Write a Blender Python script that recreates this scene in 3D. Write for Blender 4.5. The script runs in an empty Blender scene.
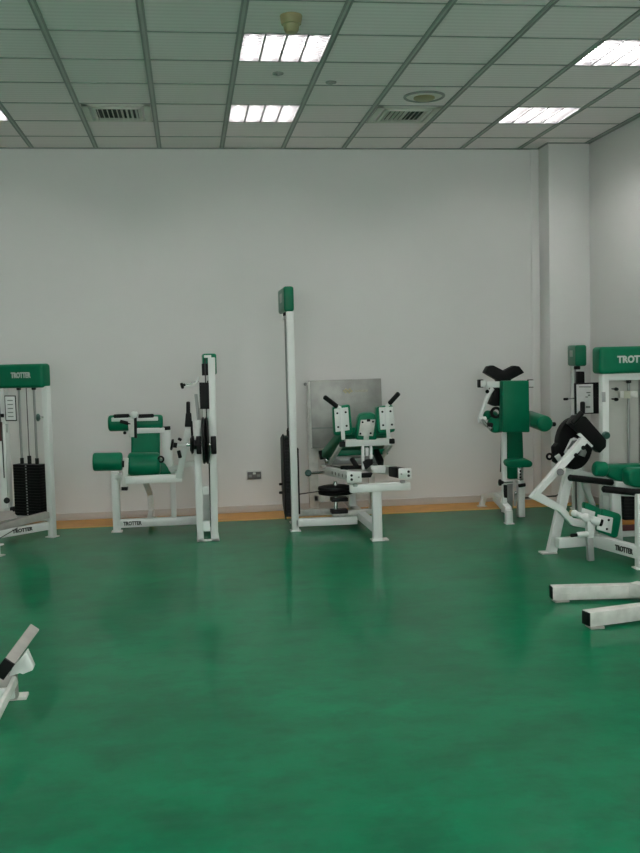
import bpy, bmesh, math, random
from mathutils import Vector as V, Matrix as M4
random.seed(4)
C = bpy.context.scene.collection
PI = math.pi

# ------------------------------------------------------------------ camera
FPX, YAW, PITCH, ROLL, EYE = 1003.73, .1289, -.0716, -.0245, 1.5654
cy, sy, cp, sp, cr, sr = math.cos(YAW), math.sin(YAW), math.cos(PITCH), math.sin(PITCH), math.cos(ROLL), math.sin(ROLL)
F = V((sy*cp, cy*cp, sp)); r0 = V((cy, -sy, 0)); u0 = r0.cross(F)
RT = r0*cr+u0*sr; UP = u0*cr-r0*sr
cam = bpy.data.cameras.new('camera'); co = bpy.data.objects.new('camera', cam); C.objects.link(co)
mw = M4((RT, UP, -F)).transposed().to_4x4(); mw.translation = V((0, 0, EYE)); co.matrix_world = mw
cam.sensor_fit = 'AUTO'; cam.sensor_width = 36; cam.lens = FPX/853*36; cam.clip_start = .05
bpy.context.scene.camera = co

def ray(x, y): return RT*((x-320)/FPX)+UP*((426.5-y)/FPX)+F
def pt(x, y, Y):                      # measured point of the photo at distance Y from the camera
    d = ray(x, y); return d*(Y/d.y)+V((0, 0, EYE))
def fl(x, y, z=0):                    # measured point at height z
    d = ray(x, y); return d*((z-EYE)/d.z)+V((0, 0, EYE))

# ------------------------------------------------------------------ materials
def mat(name, col, rough=.5, metal=0., spec=.5, emit=None, est=0., noise=0., nscale=8., coat=0., bump=0., bscale=60., col2=None):
    m = bpy.data.materials.new(name); m.use_nodes = True
    nt = m.node_tree; b = nt.nodes['Principled BSDF']
    b.inputs['Base Color'].default_value = (*col, 1); b.inputs['Roughness'].default_value = rough
    b.inputs['Metallic'].default_value = metal; b.inputs['Specular IOR Level'].default_value = spec
    b.inputs['Coat Weight'].default_value = coat
    if emit: b.inputs['Emission Color'].default_value = (*emit, 1); b.inputs['Emission Strength'].default_value = est
    tc = nt.nodes.new('ShaderNodeTexCoord')
    if noise:
        n = nt.nodes.new('ShaderNodeTexNoise'); n.inputs['Scale'].default_value = nscale; n.inputs['Detail'].default_value = 5
        nt.links.new(tc.outputs['Object'], n.inputs['Vector'])
        rp = nt.nodes.new('ShaderNodeValToRGB')
        c2 = col2 or tuple(max(0, c*(1-noise)) for c in col)
        rp.color_ramp.elements[0].position = .35; rp.color_ramp.elements[1].position = .65
        rp.color_ramp.elements[0].color = (*c2, 1); rp.color_ramp.elements[1].color = (*col, 1)
        nt.links.new(n.outputs['Fac'], rp.inputs['Fac']); nt.links.new(rp.outputs['Color'], b.inputs['Base Color'])
    if bump:
        n2 = nt.nodes.new('ShaderNodeTexNoise'); n2.inputs['Scale'].default_value = bscale
        nt.links.new(tc.outputs['Object'], n2.inputs['Vector'])
        bp = nt.nodes.new('ShaderNodeBump'); bp.inputs['Strength'].default_value = bump; bp.inputs['Distance'].default_value = .01
        nt.links.new(n2.outputs['Fac'], bp.inputs['Height']); nt.links.new(bp.outputs['Normal'], b.inputs['Normal'])
    return m

WHITE = mat('white_enamel', (.74, .76, .74), .35, noise=.06, nscale=5)
WHITE2 = mat('worn_white_enamel', (.66, .66, .62), .45, noise=.2, nscale=14)
GREY = mat('grey_steel', (.36, .37, .36), .4, .3, noise=.1)
BEIGE = mat('grey_beige_paint', (.40, .38, .35), .5, noise=.15, nscale=12)
GREEN = mat('green_vinyl', (.001, .165, .080), .36, spec=.22, noise=.12, nscale=7, bump=.05, bscale=90)
GREENP = mat('green_plastic', (.02, .09, .07), .4, noise=.1)
BLACK = mat('black_rubber', (.006, .006, .0065), .55, spec=.2, noise=.2)
IRON = mat('black_iron', (.006, .0055, .006), .45, spec=.2, noise=.2)
CHROME = mat('chrome', (.55, .56, .55), .25, 1., noise=.05)
ROD = mat('guide_rod_steel', (.30, .31, .30), .35, .8, noise=.1)
CABLE = mat('cable_black', (.03, .03, .03), .5, noise=.1)
PAPER = mat('placard_paper', (.78, .79, .78), .5, noise=.08, nscale=20)
INK = mat('grey_print', (.22, .24, .23), .6, noise=.1)
LETTER = mat('pale_lettering', (.62, .66, .62), .5, noise=.1)
DARKLET = mat('dark_lettering', (.02, .025, .02), .5, noise=.1)
LOGO = mat('pale_logo', (.42, .52, .45), .5, noise=.15, nscale=40)
RED = mat('dull_red', (.11, .018, .022), .5, noise=.2)
ORB = mat('orange_label', (.55, .20, .03), .5, noise=.1)
GOLD = mat('dull_gold', (.52, .43, .25), .5, noise=.3, nscale=60)
CREAM = mat('aged_cream_plastic', (.32, .29, .15), .5, noise=.15)
VENTM = mat('vent_white', (.66, .66, .60), .5, noise=.06)
DARK = mat('vent_dark', (.03, .035, .03), .7, noise=.1)
SOCK = mat('grey_socket_face', (.10, .10, .10), .4, noise=.1)
PLASTIC = mat('white_plastic', (.62, .62, .60), .4, noise=.05)
LOUV = mat('aluminium_louvre', (.20, .195, .20), .4, .3, noise=.03)
REFL = mat('light_reflector', (.13, .125, .13), .4, .3, noise=.03)
TUBE = mat('lit_tube', (1, 1, 1), .5, emit=(1, .975, .95), est=21.)

# brushed tread plate
PLATE = mat('tread_plate', (.36, .36, .34), .42, .55, noise=.2, nscale=9, bump=.25, bscale=110)
# walls
WALL = mat('wall_paint', (.72, .715, .70), .65, spec=.25, noise=.025, nscale=1.3, bump=.04, bscale=40)
SKIRT = mat('skirting_tile', (.60, .56, .53), .4, noise=.06, nscale=6)
ORANGE = mat('orange_border', (.66, .31, .05), .4, noise=.18, nscale=5)
TRIMM = mat('border_edge', (.70, .42, .10), .4, noise=.1)

def floor_mat():
    m = bpy.data.materials.new('green_floor_coating'); m.use_nodes = True
    nt = m.node_tree; b = nt.nodes['Principled BSDF']; L = nt.links
    tc = nt.nodes.new('ShaderNodeTexCoord')
    def noise(s, d=6, sc=(1, 1, 1), ro=.6):
        mp = nt.nodes.new('ShaderNodeMapping'); mp.inputs['Scale'].default_value = sc
        L.new(tc.outputs['Object'], mp.inputs['Vector'])
        n = nt.nodes.new('ShaderNodeTexNoise'); n.inputs['Scale'].default_value = s; n.inputs['Detail'].default_value = d
        n.inputs['Roughness'].default_value = ro
        L.new(mp.outputs['Vector'], n.inputs['Vector']); return n
    def ramp(src, p0, c0, p1, c1):
        r = nt.nodes.new('ShaderNodeValToRGB'); e = r.color_ramp.elements
        e[0].position, e[1].position = p0, p1; e[0].color = (*c0, 1); e[1].color = (*c1, 1)
        L.new(src.outputs['Fac'], r.inputs['Fac']); return r
    def mix(a, bb, f=None, fac=.5, mode='MIX'):
        x = nt.nodes.new('ShaderNodeMixRGB'); x.blend_type = mode; x.inputs['Fac'].default_value = fac
        L.new(a.outputs[0], x.inputs['Color1']); L.new(bb.outputs[0], x.inputs['Color2'])
        if f: L.new(f.outputs[0], x.inputs['Fac'])
        return x
    big = ramp(noise(1.3, 8, ro=.62), .38, (.0001, .135, .056), .62, (.0002, .192, .082))
    dirt = ramp(noise(3.6, 9, (1, 1.3, 1), .68), .44, (0, 0, 0), .64, (.55, .55, .55))
    dc = nt.nodes.new('ShaderNodeRGB'); dc.outputs[0].default_value = (.005, .088, .042, 1)
    c = mix(big, dc, dirt)
    scr = ramp(noise(7.0, 9, (.6, 2.0, 1), .68), .5, (0, 0, 0), .66, (.28, .28, .28))
    sc = nt.nodes.new('ShaderNodeRGB'); sc.outputs[0].default_value = (.02, .15, .08, 1)
    c2 = mix(c, sc, scr)
    L.new(c2.outputs[0], b.inputs['Base Color'])
    rr = ramp(noise(1.6, 4, ro=.5), .3, (.29, .29, .29), .75, (.33, .33, .33)); L.new(rr.outputs[0], b.inputs['Roughness'])
    b.inputs['Specular IOR Level'].default_value = .05
    b.inputs['Coat Weight'].default_value = .25; b.inputs['Coat Roughness'].default_value = .12
    bp = nt.nodes.new('ShaderNodeBump'); bp.inputs['Strength'].default_value = .06; bp.inputs['Distance'].default_value = .01
    L.new(noise(9, 4).outputs['Fac'], bp.inputs['Height']); L.new(bp.outputs['Normal'], b.inputs['Normal'])
    return m
FLOOR = floor_mat()

def ceil_mat():                        # mineral tiles with a fine ribbed face
    m = bpy.data.materials.new('ceiling_tiles'); m.use_nodes = True
    nt = m.node_tree; b = nt.nodes['Principled BSDF']; L = nt.links
    tc = nt.nodes.new('ShaderNodeTexCoord')
    w = nt.nodes.new('ShaderNodeTexWave'); w.bands_direction = 'Y'; w.inputs['Scale'].default_value = 5.2; w.inputs['Distortion'].default_value = .3
    L.new(tc.outputs['Object'], w.inputs['Vector'])
    r = nt.nodes.new('ShaderNodeValToRGB'); e = r.color_ramp.elements
    e[0].color = (.83, .765, .77, 1); e[1].color = (.91, .845, .85, 1)
    L.new(w.outputs['Fac'], r.inputs['Fac']); L.new(r.outputs[0], b.inputs['Base Color'])
    b.inputs['Roughness'].default_value = .8; b.inputs['Specular IOR Level'].default_value = .2
    return m
CEIL = ceil_mat()
GRID = mat('ceiling_grid', (.27, .29, .275), .5, noise=.05)
GRIDL = mat('ceiling_grid_face', (.46, .48, .46), .5, noise=.05)

# ------------------------------------------------------------------ mesh helpers
def axes(d, up):
    d = d.normalized(); up = V(up)
    if abs(d.dot(up.normalized())) > .98: up = V((0, 1, 0)) if abs(d.y) < .9 else V((1, 0, 0))
    s = d.cross(up).normalized(); u = s.cross(d).normalized(); return s, u
class MB:
    def __init__(self): self.bm = bmesh.new()
    def _box(self, mtx, bev, seg):
        t = bmesh.new(); bmesh.ops.create_cube(t, size=1)
        sx, sy_, sz = (mtx.col[i].to_3d().length for i in range(3))
        for v in t.verts: v.co = V((v.co.x*sx, v.co.y*sy_, v.co.z*sz))
        b = min(bev, .49*min(sx, sy_, sz))
        if b > 0: bmesh.ops.bevel(t, geom=t.verts[:]+t.edges[:], offset=b, segments=seg, profile=.5, affect='EDGES')
        rot = M4((mtx.col[0].to_3d()/sx, mtx.col[1].to_3d()/sy_, mtx.col[2].to_3d()/sz)).transposed().to_4x4(); rot.translation = mtx.translation
        if rot.to_3x3().determinant() < 0: bmesh.ops.reverse_faces(t, faces=t.faces[:])
        t.transform(rot); me = bpy.data.meshes.new('t'); t.to_mesh(me); t.free(); self.bm.from_mesh(me); bpy.data.meshes.remove(me)
        return self
    def obox(self, c, ax, ay, az, bev=.004, seg=2):    # box by centre and three full edge vectors
        m = M4((V(ax), V(ay), V(az))).transposed().to_4x4(); m.translation = V(c); return self._box(m, bev, seg)
    def box(self, x0, x1, y0, y1, z0, z1, bev=.004, seg=2):
        return self.obox(((x0+x1)/2, (y0+y1)/2, (z0+z1)/2), (x1-x0, 0, 0), (0, y1-y0, 0), (0, 0, z1-z0), bev, seg)
    def beam(self, a, b, w, h, up=(0, 0, 1), bev=.005, seg=2):
        a, b = V(a), V(b); s, u = axes(b-a, up); return self.obox((a+b)/2, b-a, s*w, u*h, bev, seg)
    def lathe(self, a, b, prof, n=24):                 # prof: (t along a>b in 0..1, radius)
        a, b = V(a), V(b); s, u = axes(b-a, (0, 0, 1)); rings = []
        for t, r in prof:
            c = a.lerp(b, t)
            if r <= 1e-6: rings.append([self.bm.verts.new(c)])
            else: rings.append([self.bm.verts.new(c+(s*math.cos(2*PI*i/n)+u*math.sin(2*PI*i/n))*r) for i in range(n)])
        fs = []
        for p, q in zip(rings, rings[1:]):
            for i in range(n):
                j = (i+1) % n
                if len(p) == 1 and len(q) > 1: fs.append(self.bm.faces.new((p[0], q[j], q[i])))
                elif len(q) == 1 and len(p) > 1: fs.append(self.bm.faces.new((p[i], p[j], q[0])))
                elif len(p) > 1: fs.append(self.bm.faces.new((p[i], p[j], q[j], q[i])))
        if len(rings[0]) > 1: fs.append(self.bm.faces.new(rings[0][::-1]))
        if len(rings[-1]) > 1: fs.append(self.bm.faces.new(rings[-1]))
        bmesh.ops.recalc_face_normals(self.bm, faces=fs); return self
    def cyl(self, a, b, r, r2=None, n=20, rnd=.004):
        L = (V(b)-V(a)).length; r2 = r if r2 is None else r2; k = min(rnd/L, .3); q = min(rnd, r*.5)
        return self.lathe(a, b, [(0, r-q), (k, r), (1-k, r2), (1, r2-q)], n)
    def roller(self, a, b, r, n=28, rnd=.03):
        L = (V(b)-V(a)).length; pr = [(0, 0)]
        for i in range(6):
            t = i/5*PI/2; pr.append(((rnd*(1-math.sin(t)))/L, r-rnd+rnd*math.cos(PI/2-t) if False else r-rnd+rnd*math.sin(t)))
        pr = [(0, 0)]+[(rnd*(1-math.cos(i/5*PI/2))/L, r-rnd+rnd*math.sin(i/5*PI/2)) for i in range(6)]
        pr += [(1-t, q) for t, q in pr[::-1]]
        return self.lathe(a, b, pr, n)
    def tube(self, pts, r, n=10):
        pts = [V(p) for p in pts]; rings = []; pu = None
        for i, p in enumerate(pts):
            d = (pts[min(i+1, len(pts)-1)]-pts[max(i-1, 0)]).normalized()
            if pu is None: s, u = axes(d, (0, 0, 1))
            else: s = d.cross(pu).normalized(); u = s.cross(d).normalized()
            pu = u
            rings.append([self.bm.verts.new(p+(s*math.cos(2*PI*k/n)+u*math.sin(2*PI*k/n))*r) for k in range(n)])
        fs = []
        for p, q in zip(rings, rings[1:]):
            for i in range(n): fs.append(self.bm.faces.new((p[i], p[(i+1) % n], q[(i+1) % n], q[i])))
        fs.append(self.bm.faces.new(rings[0][::-1])); fs.append(self.bm.faces.new(rings[-1]))
        bmesh.ops.recalc_face_normals(self.bm, faces=fs); return self
    def prism(self, pts, vec, bev=.004, seg=2):        # outline in space pushed along vec
        t = bmesh.new(); vec = V(vec)
        f = t.faces.new([t.verts.new(V(p)) for p in pts])
        ex = bmesh.ops.extrude_face_region(t, geom=[f]); vs = [g for g in ex['geom'] if isinstance(g, bmesh.types.BMVert)]
        bmesh.ops.translate(t, verts=vs, vec=vec); bmesh.ops.recalc_face_normals(t, faces=t.faces[:])
        if bev: bmesh.ops.bevel(t, geom=t.verts[:]+t.edges[:], offset=bev, segments=seg, profile=.5, affect='EDGES')
        me = bpy.data.meshes.new('t'); t.to_mesh(me); t.free(); self.bm.from_mesh(me); bpy.data.meshes.remove(me); return self
    def ball(self, c, r, n=16):
        bmesh.ops.create_uvsphere(self.bm, u_segments=n, v_segments=n//2, radius=r, matrix=M4.Translation(V(c))); return self
    def torus(self, c, nrm, R, r, n=28, m=10):
        s, u = axes(V(nrm), (0, 0, 1)); nn = V(nrm).normalized(); g = []
        for i in range(n):
            a = 2*PI*i/n; d = s*math.cos(a)+u*math.sin(a)
            g.append([self.bm.verts.new(V(c)+d*(R+r*math.cos(2*PI*k/m))+nn*r*math.sin(2*PI*k/m)) for k in range(m)])
        fs = [self.bm.faces.new((g[i][k], g[(i+1) % n][k], g[(i+1) % n][(k+1) % m], g[i][(k+1) % m])) for i in range(n) for k in range(m)]
        bmesh.ops.recalc_face_normals(self.bm, faces=fs); return self
    def build(self, name, m, parent=None, label=None):
        root = parent
        while root and root.parent: root = root.parent
        if root: self.bm.transform(M4.Translation(-root.location))
        me = bpy.data.meshes.new(name); self.bm.to_mesh(me); self.bm.free(); me.materials.append(m)
        for p in me.polygons: p.use_smooth = True
        me.set_sharp_from_angle(angle=math.radians(38))
        o = bpy.data.objects.new(name, me); C.objects.link(o); o.parent = parent
        if label: o['label'] = label
        return o
def thing(name, label, cat, loc, group=None):
    o = bpy.data.objects.new(name, None); C.objects.link(o); o.location = loc; o.empty_display_size = .1
    tag(o, label, cat, group); return o
def tag(o, label, cat, group=None):
    o['label'] = label; o['category'] = cat
    if group: o['group'] = group
    return o
def struct(o): o['kind'] = 'structure'; return o

def lettering(text, c, xd, yd, w, h, m, parent, name='lettering', depth=.003, off=.042):
    cu = bpy.data.curves.new('t', 'FONT'); cu.body = text; cu.extrude = .01; cu.offset = off; cu.resolution_u = 3; cu.space_character = 1.02
    o = bpy.data.objects.new('t', cu); C.objects.link(o); bpy.context.view_layer.update()
    me = bpy.data.meshes.new_from_object(o.evaluated_get(bpy.context.evaluated_depsgraph_get()))
    bpy.data.objects.remove(o); bpy.data.curves.remove(cu)
    xs = [v.co.x for v in me.vertices]; ys = [v.co.y for v in me.vertices]
    cx_, cy_ = (min(xs)+max(xs))/2, (min(ys)+max(ys))/2; sx, sy_ = w/(max(xs)-min(xs)), h/(max(ys)-min(ys))
    xd, yd = V(xd).normalized(), V(yd).normalized(); n = xd.cross(yd).normalized()
    root = parent
    while root.parent: root = root.parent
    for v in me.vertices:
        v.co = V(c)-root.location+xd*((v.co.x-cx_)*sx)+yd*((v.co.y-cy_)*sy_)+n*(v.co.z/.01*depth)
    me.materials.clear(); me.materials.append(m)
    ob = bpy.data.objects.new(name, me); C.objects.link(ob); ob.parent = parent; return ob
def zat(x, y, X, Y):                   # height on the upright through (X, Y) seen at photo row y
    lo, hi = -1., 5.
    for _ in range(40):
        m = (lo+hi)/2; v = V((X, Y, m-EYE)); py = 426.5-FPX*v.dot(UP)/v.dot(F)
        if py > y: lo = m
        else: hi = m
    return lo

# ------------------------------------------------------------------ room
X0, D, HC = .3948, 10.0046, 3.5977     # tile line, far wall, ceiling height
XL, XR, YB, T = -4.45, 4.03, -3.0, .6
E0 = .519                              # cut tile next to the far wall
struct(MB().box(XL, XR, YB, D, -.1, 0, 0).build('floor', FLOOR))
struct(MB().box(XL, XR, D, D+.12, -.1, HC+.25, 0).build('wall_back', WALL))
struct(MB().box(XR, XR+.12, YB, D+.12, -.1, HC+.25, 0).build('wall_right', WALL))
struct(MB().box(XL-.12, XL, YB, D+.12, -.1, HC+.25, 0).build('wall_left', WALL))
WX0, WX1, WZ0, WZ1 = -3.2, 3.0, 1.0, 2.9      # unseen window added behind the camera to brighten ceiling and far wall
struct(MB().box(XL-.12, WX0, YB-.12, YB, -.1, HC+.25, 0).box(WX1, XR+.12, YB-.12, YB, -.1, HC+.25, 0).box(WX0, WX1, YB-.12, YB, -.1, WZ0, 0).box(WX0, WX1, YB-.12, YB, WZ1, HC+.25, 0).build('wall_front', WALL))
wf = MB()
for i in range(5):
    x = WX0+(WX1-WX0)*i/4; wf.box(max(WX0, x-.03), min(WX1, x+.03), YB-.09, YB-.03, WZ0, WZ1, .003)
wf.box(WX0, WX1, YB-.09, YB-.03, WZ0, WZ0+.05, .003).box(WX0, WX1, YB-.09, YB-.03, WZ1-.05, WZ1, .003)
win = struct(wf.build('added_window_1', PLASTIC))
def glass():
    m = bpy.data.materials.new('added_window_glass'); m.use_nodes = True; nt = m.node_tree; nt.nodes.remove(nt.nodes['Principled BSDF'])
    a = nt.nodes.new('ShaderNodeBsdfTransparent'); a.inputs[0].default_value = (.9, .94, .93, 1); g = nt.nodes.new('ShaderNodeBsdfGlossy'); g.inputs['Roughness'].default_value = .02
    x = nt.nodes.new('ShaderNodeMixShader'); x.inputs[0].default_value = .06
    nt.links.new(a.outputs[0], x.inputs[1]); nt.links.new(g.outputs[0], x.inputs[2]); nt.links.new(x.outputs[0], nt.nodes['Material Output'].inputs[0]); return m
MB().box(WX0, WX1, YB-.062, YB-.056, WZ0+.04, WZ1-.04, 0).build('added_window_pane', glass(), win)
pl_ = bpy.data.lights.new('added_window_portal', 'AREA'); pl_.shape = 'RECTANGLE'; pl_.size = WX1-WX0; pl_.size_y = WZ1-WZ0; pl_.cycles.is_portal = True  # guides sky light in through the added window
po_ = bpy.data.objects.new('added_window_portal', pl_); C.objects.link(po_); po_.location = ((WX0+WX1)/2, YB-.14, (WZ0+WZ1)/2); po_.rotation_euler = (PI/2, 0, PI)
CXL, CYF = 3.605, 9.715                 # pier in the corner
struct(MB().box(CXL, XR, CYF, D, 0, HC, .006).build('trim_1', WALL))
struct(MB().box(CXL-.085, CXL, D-.012, D, .06, HC, .002).build('trim_2', WALL))
BY = 9.52                              # orange border on the floor along the far wall
struct(MB().box(XL, XR, BY+.035, D, 0, .004, 0).build('trim_3', ORANGE))
struct(MB().box(XL, XR, BY, BY+.035, 0, .006, .001).build('trim_4', TRIMM))
struct(MB().box(XL, CXL, D-.014, D, 0.004, .062, .002).box(XL, CXL, D-.022, D, .062, .074, .004).build('baseboard_back', SKIRT))
struct(MB().box(XR-.014, XR, YB, CYF, 0.006, .062, .002).box(XR-.022, XR, YB, CYF, .062, .074, .004).build('baseboard_right', SKIRT))
struct(MB().box(CXL-.014, CXL, CYF-.014, D-.03, .004, .074, .003).box(CXL, XR-.03, CYF-.014, CYF, .004, .074, .003).build('baseboard_pier', SKIRT))

rowY = lambda r: D if r == 0 else D-E0-T*(r-1)    # line r counted from the far wall
colX = lambda k: X0+T*k
LIGHTS = [(k, r) for k in (-4, 0, 4) for r in (2, 5, 8, 11, 14, 17)]
def ceiling():
    bm = bmesh.new(); lit = set(LIGHTS)
    xs = [XL]+[colX(k) for k in range(-8, 7) if XL < colX(k) < XR]+[XR]; ks = [-9]+[k for k in range(-8, 7) if XL < colX(k) < XR]
    rs = [r for r in range(0, 24) if rowY(r) > YB]
    for i in range(len(xs)-1):
        for r in rs:
            if (ks[i], r) in lit: continue
            ya, yb = rowY(r), max(rowY(r+1), YB)
            bm.faces.new([bm.verts.new(p) for p in ((xs[i], ya, HC), (xs[i], yb, HC), (xs[i+1], yb, HC), (xs[i+1], ya, HC))])
    bmesh.ops.remove_doubles(bm, verts=bm.verts[:], dist=1e-5)
    for f in bm.faces:
        if f.normal.z > 0: f.normal_flip()
    g = MB(); g.bm.free(); g.bm = bm
    struct(g.build('ceiling', CEIL))
    struct(MB().box(XL-.12, XR+.12, YB-.12, D+.12, HC+.2, HC+.25, 0).build('ceiling_slab', WALL))
    a = MB(); b = MB(); c = MB()
    for k in range(-8, 7):
        x = colX(k)
        if XL < x < XR-.03:
            a.box(x-.022, x-.009, YB, D, HC-.008, HC+.001, 0); a.box(x+.009, x+.022, YB, D, HC-.008, HC+.001, 0); c.box(x-.009, x+.009, YB, D, HC-.004, HC+.001, 0)
    for r in rs[1:]: b.box(XL, XR, rowY(r)-.008, rowY(r)+.008, HC-.004, HC+.001, 0)
    a.box(XL, XR, D-.02, D, HC-.01, HC, 0); a.box(XR-.02, XR, YB, D, HC-.01, HC, 0)
    a.box(CXL-.02, XR, CYF-.02, CYF, HC-.01, HC, 0); a.box(CXL-.02, CXL, CYF, D, HC-.01, HC, 0)
    struct(a.build('trim_5', GRID)); struct(c.build('trim_6', GRIDL)); struct(b.build('trim_7', GRID))
ceiling()

where = {(0, 5): 'lit ceiling light in the middle, nearer and wider, beside the cream detector', (0, 2): 'lit ceiling light in the middle, the smaller one nearer the far wall',
         (4, 5): 'lit ceiling light cut by the right photo edge, four bright louvred bays', (4, 2): 'lit ceiling light near the corner pier, right of the round diffuser',
         (-4, 2): 'lit ceiling light at the left photo edge, only its right corner in view'}
def light(k, r):
    xa, xb, yb, ya = colX(k)+.024, colX(k+1)-.024, rowY(r)-.012, rowY(r+1)+.012
    lab = where.get((k, r), 'lit square ceiling light of the rows outside the photo')
    t = thing('ceiling_light', lab, 'ceiling light', ((xa+xb)/2, (ya+yb)/2, HC), 'louvred ceiling lights')
    h = MB(); z1 = HC+.07
    h.box(xa, xb, ya, yb, z1, z1+.01, 0)
    for a in ((xa-.012, xa, ya, yb), (xb, xb+.012, ya, yb), (xa, xb, ya-.01, ya), (xa, xb, yb, yb+.01)): h.box(*a, HC-.004, z1, 0)
    h.build('housing', REFL, t)
    n = 4; w = (xb-xa)/n
    for i in range(n):
        x = xa+w*(i+.5); MB().lathe((x, ya+.01, HC+.045), (x, yb-.01, HC+.045), [(0, .014), (1, .014)], 8).build('lamp_tube', TUBE, t)
    for i in range(1, n):
        x = xa+w*i; MB().box(x-.007, x+.007, ya, yb, HC-.002, HC+.034, 0).build('divider', LOUV, t)
    lv = MB()
    for j in range(1, 11):
        y = ya+(yb-ya)*j/11; lv.box(xa, xb, y-.0012, y+.0012, HC+.001, HC+.013, 0)
    lv.build('louvre', LOUV, t)
for k, r in LIGHTS: light(k, r)

def vent(k, r, label):
    xa, xb, yb, ya = colX(k)+.03, colX(k+1)-.03, rowY(r)-.02, rowY(r+1)+.02
    t = thing('air_vent', label, 'vent', ((xa+xb)/2, (ya+yb)/2, HC), 'square ceiling air vents')
    f = MB(); z = HC
    for d0, d1, dz in ((0, .05, .012), (.075, .10, .02)):
        f.box(xa+d0, xb-d0, ya+d0, ya+d1, z-dz, z, .002); f.box(xa+d0, xb-d0, yb-d1, yb-d0, z-dz, z, .002)
        f.box(xa+d0, xa+d1, ya+d0, yb-d0, z-dz, z, .002); f.box(xb-d1, xb-d0, ya+d0, yb-d0, z-dz, z, .002)
    f.build('frame', VENTM, t)
    MB().box(xa+.1, xb-.1, ya+.1, yb-.1, z-.003, z-.0005, 0).build('opening', DARK, t)
    n = 9
    for i in range(n):
        x = xa+.115+(xb-xa-.23)*i/(n-1); s = 1 if i >= n/2 else -1
        MB().beam((x, ya+.1, z-.012), (x, yb-.1, z-.012), .004, .022, (s*.6, 0, 1), 0).build('slat', VENTM, t)
vent(-2, 2, 'square slatted air vent in the ceiling left of the lights, over the padded leg machine')
vent(2, 2, 'square slatted air vent in the ceiling next to the round diffuser')
def round_diffuser(k, r):
    c = V((colX(k)+.34, rowY(r)-.31, HC)); t = thing('round_diffuser', 'round ceiling diffuser beside the right hand square air vent', 'vent', c)
    MB().torus(c-V((0, 0, .004)), (0, 0, 1), .155, .012).build('rim', GRID, t)
    MB().lathe(c-V((0, 0, .012)), c, [(0, .06), (.3, .135), (1, .15)], 36).build('dish', VENTM, t)
    MB().lathe(c-V((0, 0, .03)), c-V((0, 0, .012)), [(0, .07), (.5, .085), (1, .085)], 30).build('centre_cone', CREAM, t)
round_diffuser(2, 3)
def detector():
    c = fl(291, 15.5, HC); t = thing('smoke_detector', 'cream stepped smoke detector hanging just beyond the nearest middle light', 'smoke detector', c)
    MB().lathe(c-V((0, 0, .055)), c, [(0, .055), (.05, .06), (.9, .068), (1, .066)], 24).build('base', CREAM, t)
    MB().lathe(c-V((0, 0, .10)), c-V((0, 0, .05)), [(0, .036), (.3, .045), (1, .05)], 24).build('sensor_head', CREAM, t)
detector()
for px, py, lab in ((278, 73, 'small dark sprinkler rose in a tile between the two middle lights'), (331, 82, 'small dark sprinkler rose in a tile right of the middle lights')):
    c = fl(px, py, HC)
    tag(MB().lathe(c-V((0, 0, .018)), c, [(0, .012), (.5, .016), (.55, .04), (1, .042)], 18).build('sprinkler', GRID), lab, 'sprinkler', 'ceiling sprinklers')

def outlet():
    c = pt(254.2, 475, D); t = thing('wall_socket', 'white double wall socket with dark face on the far wall, above the floor border', 'socket', (c.x, D, c.z))
    MB().box(c.x-.078, c.x+.078, D-.012, D, c.z-.045, c.z+.05, .004).build('face_plate', PLASTIC, t)
    MB().box(c.x-.068, c.x+.068, D-.016, D-.012, c.z-.041, c.z+.034, .003).build('socket_face', SOCK, t)
    for s in (-1, 1):
        MB().box(c.x+s*.042-.016, c.x+s*.042+.016, D-.019, D-.016, c.z-.022, c.z+.006, .002).build('socket_hole', INK, t)
    MB().box(c.x-.014, c.x+.014, D-.02, D-.016, c.z+.008, c.z+.028, .002).build('switch', PLASTIC, t)
outlet()

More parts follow.
